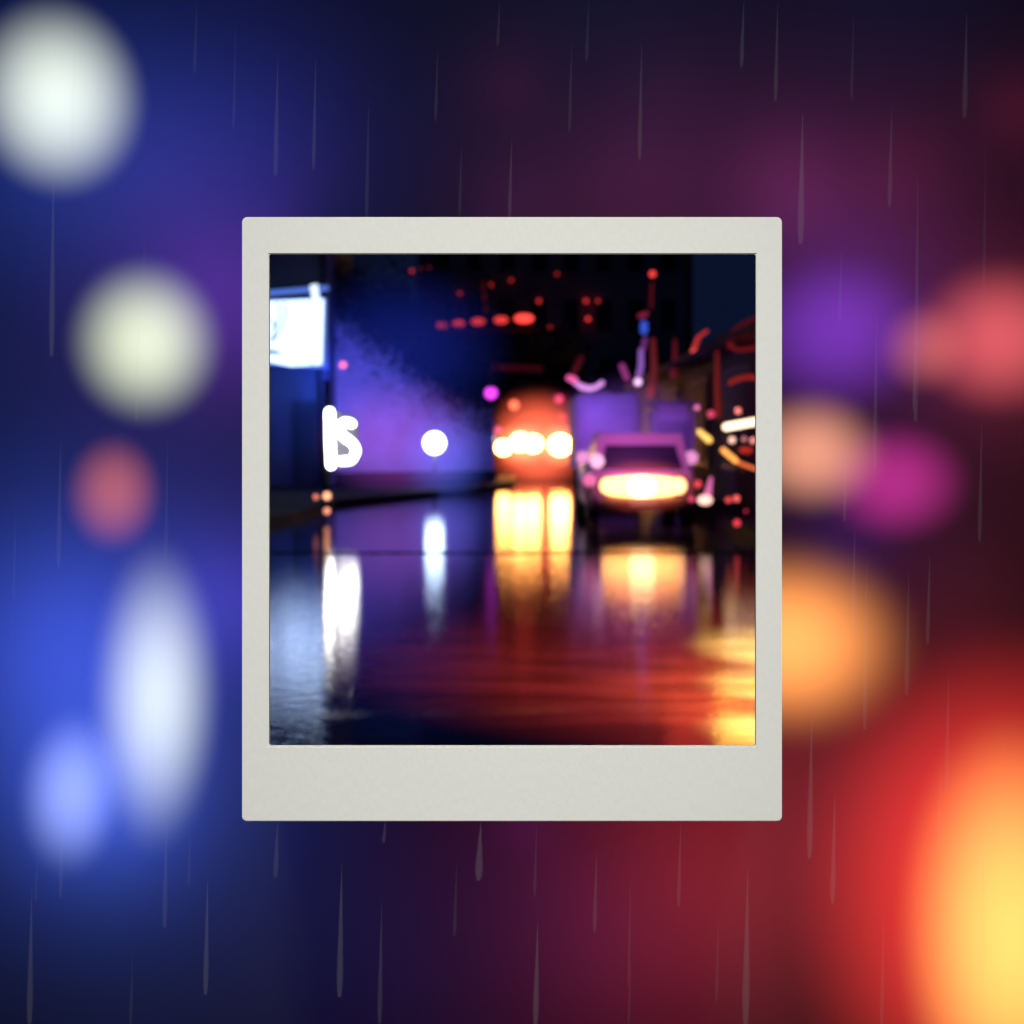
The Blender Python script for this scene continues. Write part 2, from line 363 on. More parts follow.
for z, L in zones.items():
    L.sort()
    for i, (px, a, b_, hw) in enumerate(L):
        Y = random.uniform(2.12, 2.2); bm = bmesh.new()
        if 242 <= px <= 782 and a > 815: Y = 1.965
        top = P(px+.8, a, Y); bot = P(px-1.5, b_, Y); r = hw*random.uniform(.9,1.2)/F*Y; n = 12
        pts = [top.lerp(bot, t/n) for t in range(n+1)]
        rs = [max(.03, min(1, (t/n)**.9*1.2 if t/n < .8 else 1-((t/n-.8)/.2)**2*.35))*r for t in range(n+1)]
        c0 = bot.copy(); tube(bm, [p-c0 for p in pts], rs, 8)
        where = ORD[i] + ' from the left ' + z
        tag(obj('rain_streak', bm, rain_mats[0 if hw < 2.1 else 1 if hw < 3 else 2], loc=c0), 'thin rain streak, ' + where, 'rain streak', 'rain streaks around the card')

# ================================================================== THE STREET SEEN THROUGH THE CARD
def glowtube(name, label, cat, pts, Y, rpx, c, k, group=None, parent=None, back=True):
    """a lit glass tube through picture points at depth Y, with a dark mounting bar behind it"""
    w_ = [P(x, y, Y) for x, y in pts]; c0 = sum(w_, Vector())/len(w_)
    r = [v/F*Y for v in rpx] if isinstance(rpx, (list, tuple)) else rpx/F*Y
    t = thing(name, label, cat, c0, group) if parent is None else parent
    base = c0 if parent is None else parent.location
    obj('glass_tube', tube(bmesh.new(), [p-base for p in w_], r), emit('neon_glass', c, k), t)
    if back:
        rb = (max(r) if isinstance(r, list) else r)*.5
        obj('mounting_bar', tube(bmesh.new(), [p-base+Vector((0, rb*3, 0)) for p in w_], rb, 6), mat('dark_metal', (.02,.02,.025), .5), t)
    return t
def lamp(name, label, px, py, Y, rpx, c, k, group=None, cat='lamp', mount='bracket', sx=1.0):
    ctr = P(px, py, Y); r = rpx/F*Y
    t = thing(name, label, cat, ctr, group)
    bm = bmesh.new(); ell(bm, (0,0,0), (r*sx, r, r), 16); obj('glass_globe', bm, emit('lamp_glass', c, k), t)
    bm = bmesh.new(); dm = mat('dark_metal', (.02,.02,.025), .5)
    if mount == 'post':
        cyl(bm, (0, r*.3, -ctr.z), (0, r*.3, -r*.9), r*.18); cyl(bm, (0, r*.3, -ctr.z), (0, r*.3, -ctr.z+.08), r*.5, r*.3)
        obj('post', bm, dm, t)
    elif mount == 'bracket':
        cyl(bm, (0, r*.8, 0), (0, r*2.2, 0), r*.5, r*.6); cyl(bm, (0, r*2.2, -r*.8), (0, r*2.2, r*.8), r*.3)
        obj('bracket', bm, dm, t)
    elif mount == 'cord':
        cyl(bm, (0, 0, r*.8), (0, 0, r*1.6), r*.6, r*.4); cyl(bm, (0, 0, r*1.6), (0, 0, r*7), .01)
        obj('socket', bm, dm, t)
    return t

# ---- left: slanting plaster wall, dark shop, signs
def wall_between(name, a, b, z0, z1, thick, m, parent):
    a = Vector((*a, 0)); b = Vector((*b, 0)); d = b-a; n = Vector((-d.y, d.x, 0)).normalized()*thick
    return obj(name, poly_prism([(a.x, a.y), (b.x, b.y), ((b+n).x, (b+n).y), ((a+n).x, (a+n).y)], z0, z1), m, parent, smooth=False)
gw = thing('garden_wall', 'long plaster wall on the left, washed in blue and violet light', 'wall')
plaster = mat('painted_plaster', (.46,.46,.48), .85, .18, 1.3, .3)
def wall_face(z0, pts, y0, d):      # sloping-topped wall: pts are (px, height) along the line from A to B
    A = Vector((-4.9, 36.0, 0)); B = Vector((-.50, 39.0, 0)); bm = bmesh.new()
    dirv = (B-A); n = Vector((-dirv.y, dirv.x, 0)).normalized()
    lo = [A+n*y0, B+n*y0]; f = [bm.verts.new((lo[0].x, lo[0].y, z0)), bm.verts.new((lo[1].x, lo[1].y, z0))]
    f += [bm.verts.new((A.lerp(B, t)+n*y0)+Vector((0, 0, z))) for t, z in pts[::-1]]
    g = [bm.verts.new(v.co+n*d) for v in f]
    bm.faces.new(f); bm.faces.new(g[::-1])
    for i in range(len(f)): bm.faces.new((f[i], f[(i+1) % len(f)], g[(i+1) % len(f)], g[i]))
    return bm
obj('render', wall_face(.12, [(0,5.2),(.2,4.7),(.5,3.75),(.7,3.0),(1,2.6)], 0, .3), plaster, gw, smooth=False)
obj('plinth', wall_face(.12, [(0,.42),(1,.42)], -.15, .148), mat('black_plinth', (.012,.012,.016), .8, .2, 4), gw, smooth=False)
cr_ = bmesh.new()  # leaves added so the wall's top fades softly into the dark
def wtop(t):
    K = [(0,5.2),(.2,4.7),(.5,3.75),(.7,3.0),(1,2.6)]
    for (a, za), (b, zb) in zip(K, K[1:]):
        if t <= b: return za+(zb-za)*(t-a)/(b-a)
    return 2.6
for _ in range(13000):
    t = random.random(); p = Vector((-4.9, 36, 0)).lerp(Vector((-.5, 39, 0)), t)
    p += Vector((random.gauss(0, .12), -random.uniform(.08, .45), wtop(t)+.15+random.gauss(0, .42)*(1 if random.random() < .6 else 1.7)))
    u = Vector([random.gauss(0,1) for _ in range(3)]).normalized(); v = u.orthogonal().normalized(); q = random.uniform(.03, .065)
    cr_.faces.new([cr_.verts.new(p+u*q), cr_.verts.new(p+v*q*.6), cr_.verts.new(p-u*q), cr_.verts.new(p-v*q*.6)])
tag(obj('edge_leaves', cr_, mat('softening_leaves', (.02,.03,.02), .7, .4, 6, spec=.1), smooth=False), 'dark creeper added to soften the sloping top of the plaster wall', 'added leaves')
shop = thing('shop_building', 'dark shop front at the left edge of the street view under the white lit sign', 'building', (-4.0, 35.0, 0))
sx1 = (327-512)/F*34.6 + 4.0
obj('wall', boxbm((-8, -.2, .12), (sx1, 5, 7.5)), mat('navy_render', (.10,.11,.15), .8, .25, 1, .3), shop, smooth=False)
obj('door', boxbm((-1.35, -.26, .12), (-.75, -.2, 2.2)), mat('door_paint', (.03,.035,.05), .5), shop, smooth=False)
obj('corner_pipe', cyl(bmesh.new(), (sx1-.12, -.3, .12), (sx1-.12, -.3, 7.2), .06), mat('pipe_metal', (.05,.05,.07), .5), shop)
obj('parapet', boxbm((-8.1, -.35, 7.5), (sx1+.1, 5.1, 7.7)), mat('coping_stone', (.2,.2,.22), .8), shop, smooth=False)
# white light box sign, top left
Yb = 34.0; ls = thing('light_box_sign', 'bright white light box sign with a blue top rail, cut by the card', 'sign', P(290, 330, Yb))
def prect(x0, y0, x1, y1, Y, d, base, dy=0):
    a = P(x0, y1, Y)-base; b = P(x1, y0, Y)-base; return boxbm((a.x, dy, a.z), (b.x, dy+d, b.z))
lb = ls.location
def ppoly(pts, Y, d, base, dy=0):
    bm = bmesh.new(); f = [bm.verts.new(P(x, y, Y)-base+Vector((0,dy,0))) for x, y in pts]; g = [bm.verts.new(v.co+Vector((0,d,0))) for v in f]
    bm.faces.new(f); bm.faces.new(g[::-1])
    for i in range(len(f)): bm.faces.new((f[i], f[(i+1)%len(f)], g[(i+1)%len(f)], g[i]))
    return bm
obj('lit_panel', ppoly([(258,302),(323,299),(321,364),(290,366),(258,359)], Yb, .12, lb), emit('sign_panel', (.45,.62,1), 3.0), ls, smooth=False)
obj('case', ppoly([(255,300),(326,297),(326,368),(255,363)], Yb, .3, lb, .14), mat('case_metal', (.25,.3,.5), .4), ls, smooth=False)
obj('top_rail', ppoly([(234,294),(328,286),(328,290),(234,298)], Yb, .2, lb, -.1), emit('rail_painted_light', (.10,.22,.85), .9), ls, smooth=False)  # light on the beam is put in as emission
obj('rail_bracket', ppoly([(311,286),(318,285),(319,300),(313,300)], Yb, .2, lb, -.15), emit('bracket_painted_light', (.7,.85,1), 1.6), ls, smooth=False)  # brightness of the bracket is put in as emission
mk = mat('sign_ink', (.03,.02,.09), .6)
for pts in ([(277,304),(280,312),(277,325),(273,334)], [(284,304),(287,312),(283,326),(277,337),(270,342)], [(270,318),(275,327),(272,339)]):
    obj('mark', tube(bmesh.new(), [P(x, y, Yb-.05)-lb for x, y in pts], 1.3/F*Yb, 6), emit('violet_ink', (.20,.12,.62), .6), ls)
obj('mark', ppoly([(262,349),(276,350),(287,355),(262,354)], Yb, .04, lb, -.05), mat('blue_ink', (.01,.02,.12), .6), ls, smooth=False)
obj('panel_joint', ppoly([(311,300),(312.6,300),(312.2,365),(310.8,365)], Yb, .04, lb, -.05), emit('joint_glow', (.4,.5,.9), .9), ls, smooth=False)
# neon letters sign
Yn = 22.0; ns = thing('neon_letter_sign', 'white neon sign on the shop corner with an upright bar and an S shaped letter', 'sign', P(340, 440, Yn)); nb_ = ns.location
nk = emit('white_neon', (1, .96, .92), 12.0)
def curve(pts, n=6):      # catmull-rom through picture points
    out = []; Q = [pts[0]]+list(pts)+[pts[-1]]
    for i in range(1, len(Q)-2):
        for t in range(n):
            u = t/n; out.append(tuple(.5*((2*Q[i][k])+(-Q[i-1][k]+Q[i+1][k])*u+(2*Q[i-1][k]-5*Q[i][k]+4*Q[i+1][k]-Q[i+2][k])*u*u+(-Q[i-1][k]+3*Q[i][k]-3*Q[i+1][k]+Q[i+2][k])*u**3) for k in (0,1)))
    return out+[pts[-1]]
obj('letter_bar', tube(bmesh.new(), [P(x, y, Yn)-nb_ for x, y in [(329.5,412),(330,440),(331,465)]], 4.1/F*Yn), nk, ns)
obj('letter_s', tube(bmesh.new(), [P(x, y, Yn)-nb_ for x, y in curve([(352,424),(345,422),(340,428),(343,436),(352,443),(356,451),(351,460),(341,461)])], 3.3/F*Yn), nk, ns)
obj('back_board', ppoly([(327,408),(356,418),(357,463),(329,470)], Yn, .04, nb_, .15), mat('back_paint', (.04,.04,.06), .6), ns, smooth=False)
bm = bmesh.new(); cyl(bm, P(327, 380, Yn+.3)-nb_, Vector((P(327,380,Yn+.3).x, Yn+.3, .12))-nb_, .05); obj('post', bm, mat('dark_metal', (.02,.02,.025), .5), ns)
# small red-orange lamps low at the shop corner
lamp('marker_lamp', 'brightest of three small orange lamps under the neon letters', 327, 496, 21.5, 3.8, (1,.42,.22), 2.2, 'small lamps by the shop corner', mount='bracket')
lamp('marker_lamp', 'dim orange lamp left of the brightest one under the neon letters', 316, 497, 21.5, 2.6, (1,.25,.15), 1.2, 'small lamps by the shop corner')
lamp('marker_lamp', 'lowest of three small orange lamps under the neon letters', 327, 511, 21.5, 3.2, (1,.35,.22), 1.5, 'small lamps by the shop corner')
# lamps on the wall side
lamp('street_lamp', 'white round lamp glowing before the blue wall, left of the truck', 434.5, 443, 33, 10.5, (.58,.78,1), 13, cat='street lamp', mount='post')
lamp('signal_lamp', 'pink round lamp high on the blue wall right of the white lit sign', 343, 365, 34.0, 3.4, (1,.16,.32), 1.9)
lamp('signal_lamp', 'magenta round lamp above the left side of the truck', 491, 393, 34, 6.2, (.80,.05,.90), 1.8, mount='cord')

# ---- truck with blazing headlights
Yt = 46.0
tk = thing('truck', 'truck facing the camera in the middle of the street with blazing white headlights', 'truck', ((538-512)/F*Yt, Yt, 0))
tx, tz = tk.location.x, 0
def T(px, py, dy=0): p = P(px, py, Yt); return Vector((p.x-tx, dy, p.z))
red = mat('truck_red_paint', (.22,.03,.025), .45, .1, 2)
obj('cab', boxbm((-1.18, .05, .45), (1.18, 2.4, 2.75)), red, tk, bevel=.15)
obj('cargo_box', boxbm((-1.25, 2.5, .7), (1.25, 8, 3.1)), mat('box_paint', (.10,.06,.09), .6), tk, bevel=.05)
obj('windscreen', boxbm((-1.0, .0, 1.62), (1.0, .06, 2.4)), mat('dark_glass', (.01,.012,.02), .08), tk, bevel=.02)
obj('grille', boxbm((-.55, -.02, .8), (.55, .06, 1.4)), mat('grille_metal', (.25,.07,.04), .35), tk, bevel=.02)
obj('bumper', boxbm((-1.2, -.2, .42), (1.2, .08, .72)), mat('bumper_red', (.45,.08,.05), .5), tk, bevel=.04)
for s in (-1, 1):
    wbm = bmesh.new(); cyl(wbm, (s*.85, 1.0, .48), (s*1.15, 1.0, .48), .48, seg=28)
    wh = obj('wheel', wbm, mat('tyre_rubber', (.015,)*3, .8), tk, smooth=False)
    obj('hub', cyl(bmesh.new(), (s*1.0, 1.0, .48), (s*1.17, 1.0, .48), .22), mat('hub_metal', (.2,.2,.22), .4, metallic=.8), wh)
    mr = obj('side_mirror', boxbm((s*1.25-.08, -.05, 1.7), (s*1.25+.08, .05, 2.15)), mat('black_plastic', (.02,)*3, .5), tk, bevel=.02)
hot = emit('headlight_glass', (1, .43, .09), 36)
for px, py, r in ((503.5,447.5,8.2), (520,442,9.6), (533,443.5,9.4), (560,445,11.4)):
    hb = bmesh.new(); c = T(px, py, -.12); rr = r/F*Yt; ell(hb, c, (rr, .1, rr*.92), 20)
    h = obj('headlight', hb, hot, tk)
    obj('rim', cyl(bmesh.new(), c+Vector((0,.05,0)), c+Vector((0,.14,0)), rr*1.06, seg=24), mat('rim_metal', (.3,.15,.1), .3, metallic=.7), h)
for px, py, r, c, k in ((491,439,4.4,(.62,.78,1),1.6), (498,430,3.6,(1,.12,.35),.9), (514,405,5.0,(1,.16,.08),1.7), (559,399,4.2,(.9,.06,.20),1.2), (562,417,4,(.8,.04,.06),.7), (575,446,6.2,(.95,.45,.85),.9)):
    cc = T(px, py, -.08); hb = bmesh.new(); ell(hb, cc, (r/F*Yt, .06, r/F*Yt), 16); obj('marker_light', hb, emit('marker_glass', c, k), tk)
obj('roof_light_bar', boxbm((-.95, .1, 2.78), (.75, .3, 2.86)), mat('black_plastic', (.02,)*3, .5), tk, bevel=.01)

# ---- small car, right of centre, with a wide band of light
Yc = 20.0
car = thing('car', 'small lilac car on the wet road with a wide glowing band of light', 'car', ((643-512)/F*Yc, Yc, 0))
cx = car.location.x
cpaint = mat('lilac_car_paint', (.62,.5,.62), .35, .05, 2)
def car_body():
    # cross sections along the length (y), each a closed loop, lofted
    secs = [(0.00,.66,.34,.68,.62,.72), (.10,.74,.26,.76,.70,.80), (.7,.77,.22,.80,.71,.84), (1.3,.77,.22,.88,.70,.95), (3.0,.77,.22,.88,.70,.95), (3.55,.75,.26,.84,.70,.92), (3.75,.68,.34,.74,.62,.82)]
    bm = bmesh.new(); R = []
    for y, hw, z0, z1, tw, zt in secs:
        pts = [(-hw*.92,z0),(-hw,z0+.12),(-hw,z1-.1),(-tw,zt-.03),(-tw*.7,zt),(tw*.7,zt),(tw,zt-.03),(hw,z1-.1),(hw,z0+.12),(hw*.92,z0)]
        R.append([bm.verts.new((x, y, z)) for x, z in pts])
    for A, B in zip(R, R[1:]):
        for k in range(len(A)): bm.faces.new((A[k], A[(k+1) % len(A)], B[(k+1) % len(A)], B[k]))
    bm.faces.new(R[0][::-1]); bm.faces.new(R[-1]); return bm
def cabin():
    bm = bmesh.new(); lo = [(-.70,.16),(.70,.16),(.68,3.2),(-.68,3.2)]; hi = [(-.60,.50),(.60,.50),(.54,2.75),(-.54,2.75)]
    a = [bm.verts.new((x, y, .72)) for x, y in lo]; b = [bm.verts.new((x, y, 1.32)) for x, y in hi]
    bm.faces.new(a[::-1]); bm.faces.new(b)
    for k in range(4): bm.faces.new((a[k], a[(k+1) % 4], b[(k+1) % 4], b[k]))
    return bm
obj('body', car_body(), cpaint, car)
obj('cabin', cabin(), cpaint, car, bevel=.05)
def quad_pane(q, t=.02):
    bm = bmesh.new(); f = [bm.verts.new(p) for p in q]; g = [bm.verts.new(Vector(p)+Vector((0, t, 0))) for p in q]
    bm.faces.new(f); bm.faces.new(g[::-1])
    for i in range(4): bm.faces.new((f[i], f[(i+1) % 4], g[(i+1) % 4], g[i]))
    return bm
obj('windscreen', quad_pane([(-.58,.175,.79),(.58,.175,.79),(.50,.385,1.155),(-.50,.385,1.155)]), mat('navy_glass', (.008,.01,.05), .4, spec=.3), car, smooth=False)
for s in (-1, 1):
    g = obj('side_mirror', ell(bmesh.new(), (s*.80, .95, .97), (.10, .05, .10), 16), emit('mirror_glare', (1,.35,.75), .9), car)  # glare on the mirrors is put in as emission
    obj('mirror_arm', cyl(bmesh.new(), (s*.68, .98, .93), (s*.78, .96, .96), .02), cpaint, g)
    for y in (.62, 3.05):
        wh = obj('wheel', cyl(bmesh.new(), (s*.60, y, .30), (s*.765, y, .30), .30, seg=28), mat('tyre_rubber', (.015,)*3, .8), car, smooth=False)
        obj('rim', cyl(bmesh.new(), (s*.7, y, .30), (s*.775, y, .30), .18, seg=20), mat('hub_metal', (.2,.2,.22), .4, metallic=.8), wh)
bl = emit('band_light', (1, .38, .10), 6.5)
obj('light_band', tube(bmesh.new(), [Vector((x, -.04, .575+.0*x)) for x in (-.44,-.2,0,.2,.40)], [.125,.15,.16,.145,.12], 14), bl, car)
for s in (-1, 1):
    h = obj('headlight', ell(bmesh.new(), (s*.50, -.01, .585), (.11, .06, .12), 18), emit('headlight_warm', (1,.44,.18), 3.6), car)
    obj('rim', cyl(bmesh.new(), (s*.50, .0, .585), (s*.50, .05, .585), .15, seg=20), mat('rim_metal', (.3,.15,.1), .3, metallic=.7), h)
obj('band_lens', ell(bmesh.new(), (-.03, -.1, .575), (.24, .14, .15), 20), emit('band_lens', (1, .56, .22), 9), car)
obj('bumper', tube(bmesh.new(), [Vector((x, .02+.06*abs(x), .34)) for x in (-.66,-.3,0,.3,.66)], .08, 10), mat('bumper_dark', (.04,.035,.06), .5), car)
obj('number_plate', boxbm((-.2, -.095, .30), (.2, -.06, .39)), mat('plate', (.25,.22,.4), .4), car, smooth=False)
# glowing globes added for the pink glare at the car's left mirror
lamp('road_marker', 'pink-white round glare at the left corner of the car, upper of two', 597, 461, 19.8, 7.2, (1,.48,.74), 1.3, 'pink glare beside the car', mount='bracket')
lamp('road_marker', 'pink glare at the left corner of the car, lower of two', 589, 480, 19.7, 6.6, (1,.18,.45), .95, 'pink glare beside the car', mount='post')

# ---- box van and kiosk washed in violet light
van = thing('box_van', 'tall box van bathed in violet light behind the small car', 'van', ((608-512)/F*30, 30.0, 0))
vp = mat('pale_van_paint', (.42,.40,.46), .6, .12, 1.5)
obj('cargo_box', boxbm((-.68, 0, .55), (.70, 3.4, 2.24)), vp, van, bevel=.08)
obj('cab', boxbm((-.62, 3.45, .5), (.62, 4.8, 1.8)), vp, van, bevel=.12)
obj('bumper', boxbm((-.68, -.1, .42), (.68, .0, .54)), mat('bumper_dark', (.04,.035,.06), .5), van, smooth=False)
obj('roller_door', boxbm((-.56, -.03, .65), (.58, -.002, 2.1)), mat('door_grey', (.36,.34,.42), .5, .1, 2), van, smooth=False)
for s in (-1, 1):
    obj('wheel', cyl(bmesh.new(), (s*.5, .8, .35), (s*.69, .8, .35), .35, seg=24), mat('tyre_rubber', (.015,)*3, .8), van, smooth=False)
ki = thing('kiosk', 'narrow violet-lit kiosk with a rounded top between the car and the right side', 'kiosk', ((673-512)/F*25, 25.0, .12))
obj('walls', boxbm((-.36, 0, .0), (.38, .9, 1.72)), mat('kiosk_paint', (.40,.36,.46), .6, .1, 2), ki, bevel=.1)
obj('roof', boxbm((-.42, -.1, 1.72), (.44, 1.0, 1.79)), mat('kiosk_roof', (.12,.10,.15), .6), ki, bevel=.03)
obj('door', boxbm((-.24, -.02, .02), (.26, -.001, 1.45)), mat('kiosk_door', (.16,.14,.22), .5), ki, smooth=False)
obj('counter', boxbm((-.40, -.16, .80), (.42, -.02, .85)), mat('kiosk_roof', (.12,.10,.15), .6), ki, smooth=False)

# ---- far dark tower block with tiny red lamps, footbridge with a row of red lamps
tw = thing('tower_block', 'dark tower block at the end of the street dotted with tiny red lamps', 'building', ((560-512)/F*75, 75, 0))
obj('wall', boxbm((-7.5, 0, 0), (7, 12, 22)), mat('night_concrete', (.3,.3,.32), .8, .3, .3), tw, smooth=False)
obj('parapet', boxbm((-7.7, -.2, 22), (7.2, 12.2, 22.6)), mat('night_concrete2', (.06,.06,.07), .8), tw, smooth=False)
for i in range(8):
    for j in range(5):
        obj('window', boxbm((-6.6+i*1.7, -.04, 4+j*3.1), (-5.8+i*1.7, -.002, 5.6+j*3.1)), mat('dark_glass', (.01,.012,.02), .08), tw, smooth=False)
DOTS = [(412,271,2.4,.9,'leftmost'),(421,268,1.8,.35,'faint second from the left'),(429,268,1.8,.3,'faint third from the left'),(460,293,2.4,.8,'low one over the row of red bridge lamps'),(491,285,2.4,.7,'middle left'),(511,280,2.5,.8,'high one above the row of bridge lamps'),
 (539,301,2.8,1.0,'just right of the row of bridge lamps'),(557,274,2.2,.6,'highest of the middle ones'),(586,301,2.8,1.1,'left of a close pair'),(598,301,2.3,.9,'right of a close pair'),(588,319,2.9,1.4,'bright orange-red one under the close pair'),(550,328,2.4,.8,'lowest one')]
for px, py, r, k, d in DOTS:
    lamp('warning_lamp', 'tiny red lamp on the dark tower, '+d, px, py, 74.6 if px > 445 else 60, r*.75, (1,.05,.045), k*.8, 'tiny red lamps in the dark above the street')
fb = thing('footbridge', 'dark footbridge crossing above the street carrying a row of red lamps', 'bridge', ((485-512)/F*56, 56, 0))
bx, bz = fb.location.x, 0
pA = P(425, 329, 56); pB = P(548, 323, 56)
dkm = mat('bridge_steel', (.03,.03,.035), .6)
obj('deck', boxbm((pA.x-bx-.8, .15, pA.z-.15), (pB.x-bx+.6, 1.4, pA.z+.05)), dkm, fb, smooth=False)
for x in (pA.x-bx-.4, pB.x-bx+.4): obj('pier', boxbm((x-.15, .3, 0), (x+.15, .9, pA.z-.15)), dkm, fb, smooth=False)
obj('railing', boxbm((pA.x-bx-.8, .12, pA.z+.9), (pB.x-bx+.6, .16, pA.z+.95)), dkm, fb, smooth=False)
for i, (px, py, r, sx, k) in enumerate(((442,325,3.4,1.7,.55),(458.5,323.5,3.4,1.8,.55),(478,321.5,3.6,2.0,.65),(501,320,3.8,1.9,.95),(524,318.5,4.6,2.1,1.9))):
    lamp('bridge_lamp', 'red lamp on the footbridge, '+ORD[i]+' from the left in a row of five', px, py, 55.8, r, (1,.055,.045), k, 'row of five red lamps on the footbridge', sx=sx)
glowtube('neon_tube', 'very dim long red tube under the row of five red lamps', 'neon light', [(492,367),(515,368),(540,369)], 50, 3, (.5,.02,.06), .06)

# ---- neon and lamps on the right
NG = 'neon signs above the vehicles'
glowtube('neon_sign', 'crescent of pink and lilac neon above the box van', 'neon light', curve([(571,379),(577,384),(585,388),(594,388),(602,383)]), 34, [2.0]*8+[2.8]*9+[2.4]*8, (.80,.32,.9), 1.1, NG)
glowtube('neon_sign', 'short pink neon stroke at the left tip of the crescent', 'neon light', [(569,378),(575,380)], 33.8, 3.0, (1,.12,.42), 1.1, NG)
glowtube('neon_sign', 'dim red stroke rising above the crescent sign', 'neon light', [(574,372),(581,358)], 34, 2.6, (.7,.03,.05), .09, NG)
glowtube('neon_sign', 'upright violet neon stroke above the gap between van and kiosk', 'neon light', [(641,350),(641,366),(637,384)], 32, [2.2,2.8,2.4], (.45,.18,.80), .6, NG)
lamp('signal_lamp', 'pale lilac lamp at the foot of the upright violet neon stroke', 638, 382, 31.5, 3.6, (1,.6,.95), 1.5)
glowtube('neon_sign', 'short magenta stroke left of the upright violet one', 'neon light', [(622,366),(627,378)], 32, 3.0, (.7,.08,.45), .4, NG)
glowtube('neon_sign', 'small deep blue oval neon over the violet stroke', 'neon light', [(644,324),(644,331)], 32, 3.6, (.05,.12,.85), .75, NG)
glowtube('neon_sign', 'dim purple stroke right under the blue oval', 'neon light', [(645,339),(643,350)], 32, 2.2, (.3,.06,.35), .5, NG)
glowtube('neon_sign', 'long dull red upright tube right of the violet stroke', 'neon light', [(653,340),(654,370),(652,394)], 31, [2.4,3.4,4.0], (.85,.07,.05), .14, NG)
glowtube('neon_sign', 'brighter orange-red foot of the long red tube', 'neon light', [(651,388),(650,395)], 30.8, 3.4, (1,.10,.06), .22, NG)
lamp('warning_lamp', 'small red lamp at the top right, above the blue oval', 652.5, 274, 50, 3.0, (1,.06,.05), 1.5)
glowtube('neon_sign', 'faint thin red line falling from the small red top lamp', 'neon light', [(652,284),(651,308)], 50, 1.4, (.7,.03,.05), .12, NG)
glowtube('neon_sign', 'dim purple-red smudge of neon above the blue oval', 'neon light', [(640,316),(646,314)], 32, 2.6, (.45,.03,.08), .45, NG)
glowtube('neon_sign', 'dull red tapering drop of neon right of the long red tube', 'neon light', [(675,340),(675,360),(673.5,375)], 30, [1.5,2.6,4.2], (.75,.04,.04), .12, NG)
glowtube('neon_sign', 'bright red curved stroke, the brightest in the dark upper right', 'neon light', curve([(707,331),(699,337),(695,346),(693.5,354)]), 27, [1.4]*6+[2.0]*6+[2.6]*7, (1,.06,.05), .55, NG)
lamp('signal_lamp', 'glowing red tip of the curved red stroke', 693.5, 352, 26.8, 2.8, (1,.10,.12), 1.5)
glowtube('neon_sign', 'long red upright tube falling to the light strip on the right', 'neon light', [(717,352),(717,385),(718,416)], 24, [1.6,2.6,3.2], (.85,.05,.03), .17, NG)
glowtube('neon_sign', 'faint red upright line left of centre top, over the footbridge', 'neon light', [(483,282),(486,312)], 60, 1.0, (.6,.03,.05), .14, NG)
glowtube('neon_sign', 'dim broad red arc at the upper right edge of the street view', 'neon light', curve([(730,346),(735,332),(748,323),(762,318)]), 22, 3.4, (.55,.025,.03), .13, NG)
glowtube('neon_sign', 'thin red arc under the broad one at the right edge', 'neon light', curve([(730,343),(735,349),(748,349),(764,345)]), 21.9, 2.2, (.75,.03,.03), .16, NG)
glowtube('neon_sign', 'orange-red arc at the right edge, lowest of three', 'neon light', curve([(730,383),(738,379),(750,377),(764,381)]), 21.8, 2.4, (.95,.05,.03), .27, NG)
lamp('signal_lamp', 'small pink lamp right of the kiosk roof', 697, 407.5, 24, 2.6, (1,.22,.55), 1.2)
lamp('signal_lamp', 'crimson lamp between the pink lamp and the light strip', 711, 414, 23, 3.6, (.95,.08,.18), .95)
lamp('signal_lamp', 'coral lamp standing on top of the white light strip', 738, 411, 20.5, 3.0, (1,.25,.22), 1.5)
LS = 'lit strips along the right side'
glowtube('light_strip', 'cream white light strip sloping up to the right edge', 'light strip', [(726,427),(740,424.5),(770,419)], 20, 3.6, (1,.72,.46), 3.0, LS)
glowtube('light_strip', 'thick yellow light strip right of the car, highest of the slanting pair', 'light strip', [(699,431.5),(709,440)], 19.5, [2.4,3.4], (1,.55,.12), 1.7, LS)
glowtube('light_strip', 'orange light strip, lower of the slanting pair', 'light strip', [(723,450),(736,461)], 19.2, 2.6, (1,.36,.07), 1.8, LS)
glowtube('light_strip', 'thin dull orange strip running on to the right edge', 'light strip', [(739,463),(764,472)], 19.1, 1.6, (1,.18,.05), 1.1, LS)
for px, py, r, c, k, d in ((732,440,3.2,(1,.55,.42),1.7,'left and brightest'),(744,439,2.3,(.9,.3,.32),.9,'middle'),(753,440.5,2.9,(1,.32,.28),1.4,'right')):
    lamp('string_lamp', 'small round lamp under the white light strip, '+d+' of three', px, py, 19.6, r, c, k, 'three round lamps under the white strip')
glowtube('neon_sign', 'dull red short bar between the round lamps and the orange strip', 'neon light', [(742,450),(750,450.5)], 19.4, 2.8, (.7,.03,.02), .7, NG)
lamp('road_marker', 'pinkish white cone shaped lamp low at the right of the car', 705, 500, 18.5, 5.0, (1,.55,.45), 1.8, mount='bracket', sx=1.5)
glowtube('neon_sign', 'pink tapering streak rising from the low white cone lamp', 'neon light', [(711,478),(708,494)], 18.6, [1.5,3.6], (1,.2,.55), .8, NG)
lamp('road_marker', 'small red lamp above left of the low white cone lamp', 698, 484, 18.8, 3.6, (1,.07,.10), .95)
lamp('road_marker', 'crimson lamp touching the left of the low white cone lamp', 691.5, 499, 18.7, 3.0, (1,.07,.18), .9)
lamp('road_marker', 'red lamp, left of a touching pair near the right edge', 728.5, 500, 17.5, 2.9, (1,.08,.09), 1.1)
lamp('road_marker', 'coral red lamp, right of a touching pair near the right edge', 736.5, 498.5, 17.4, 3.2, (1,.14,.12), 1.3)
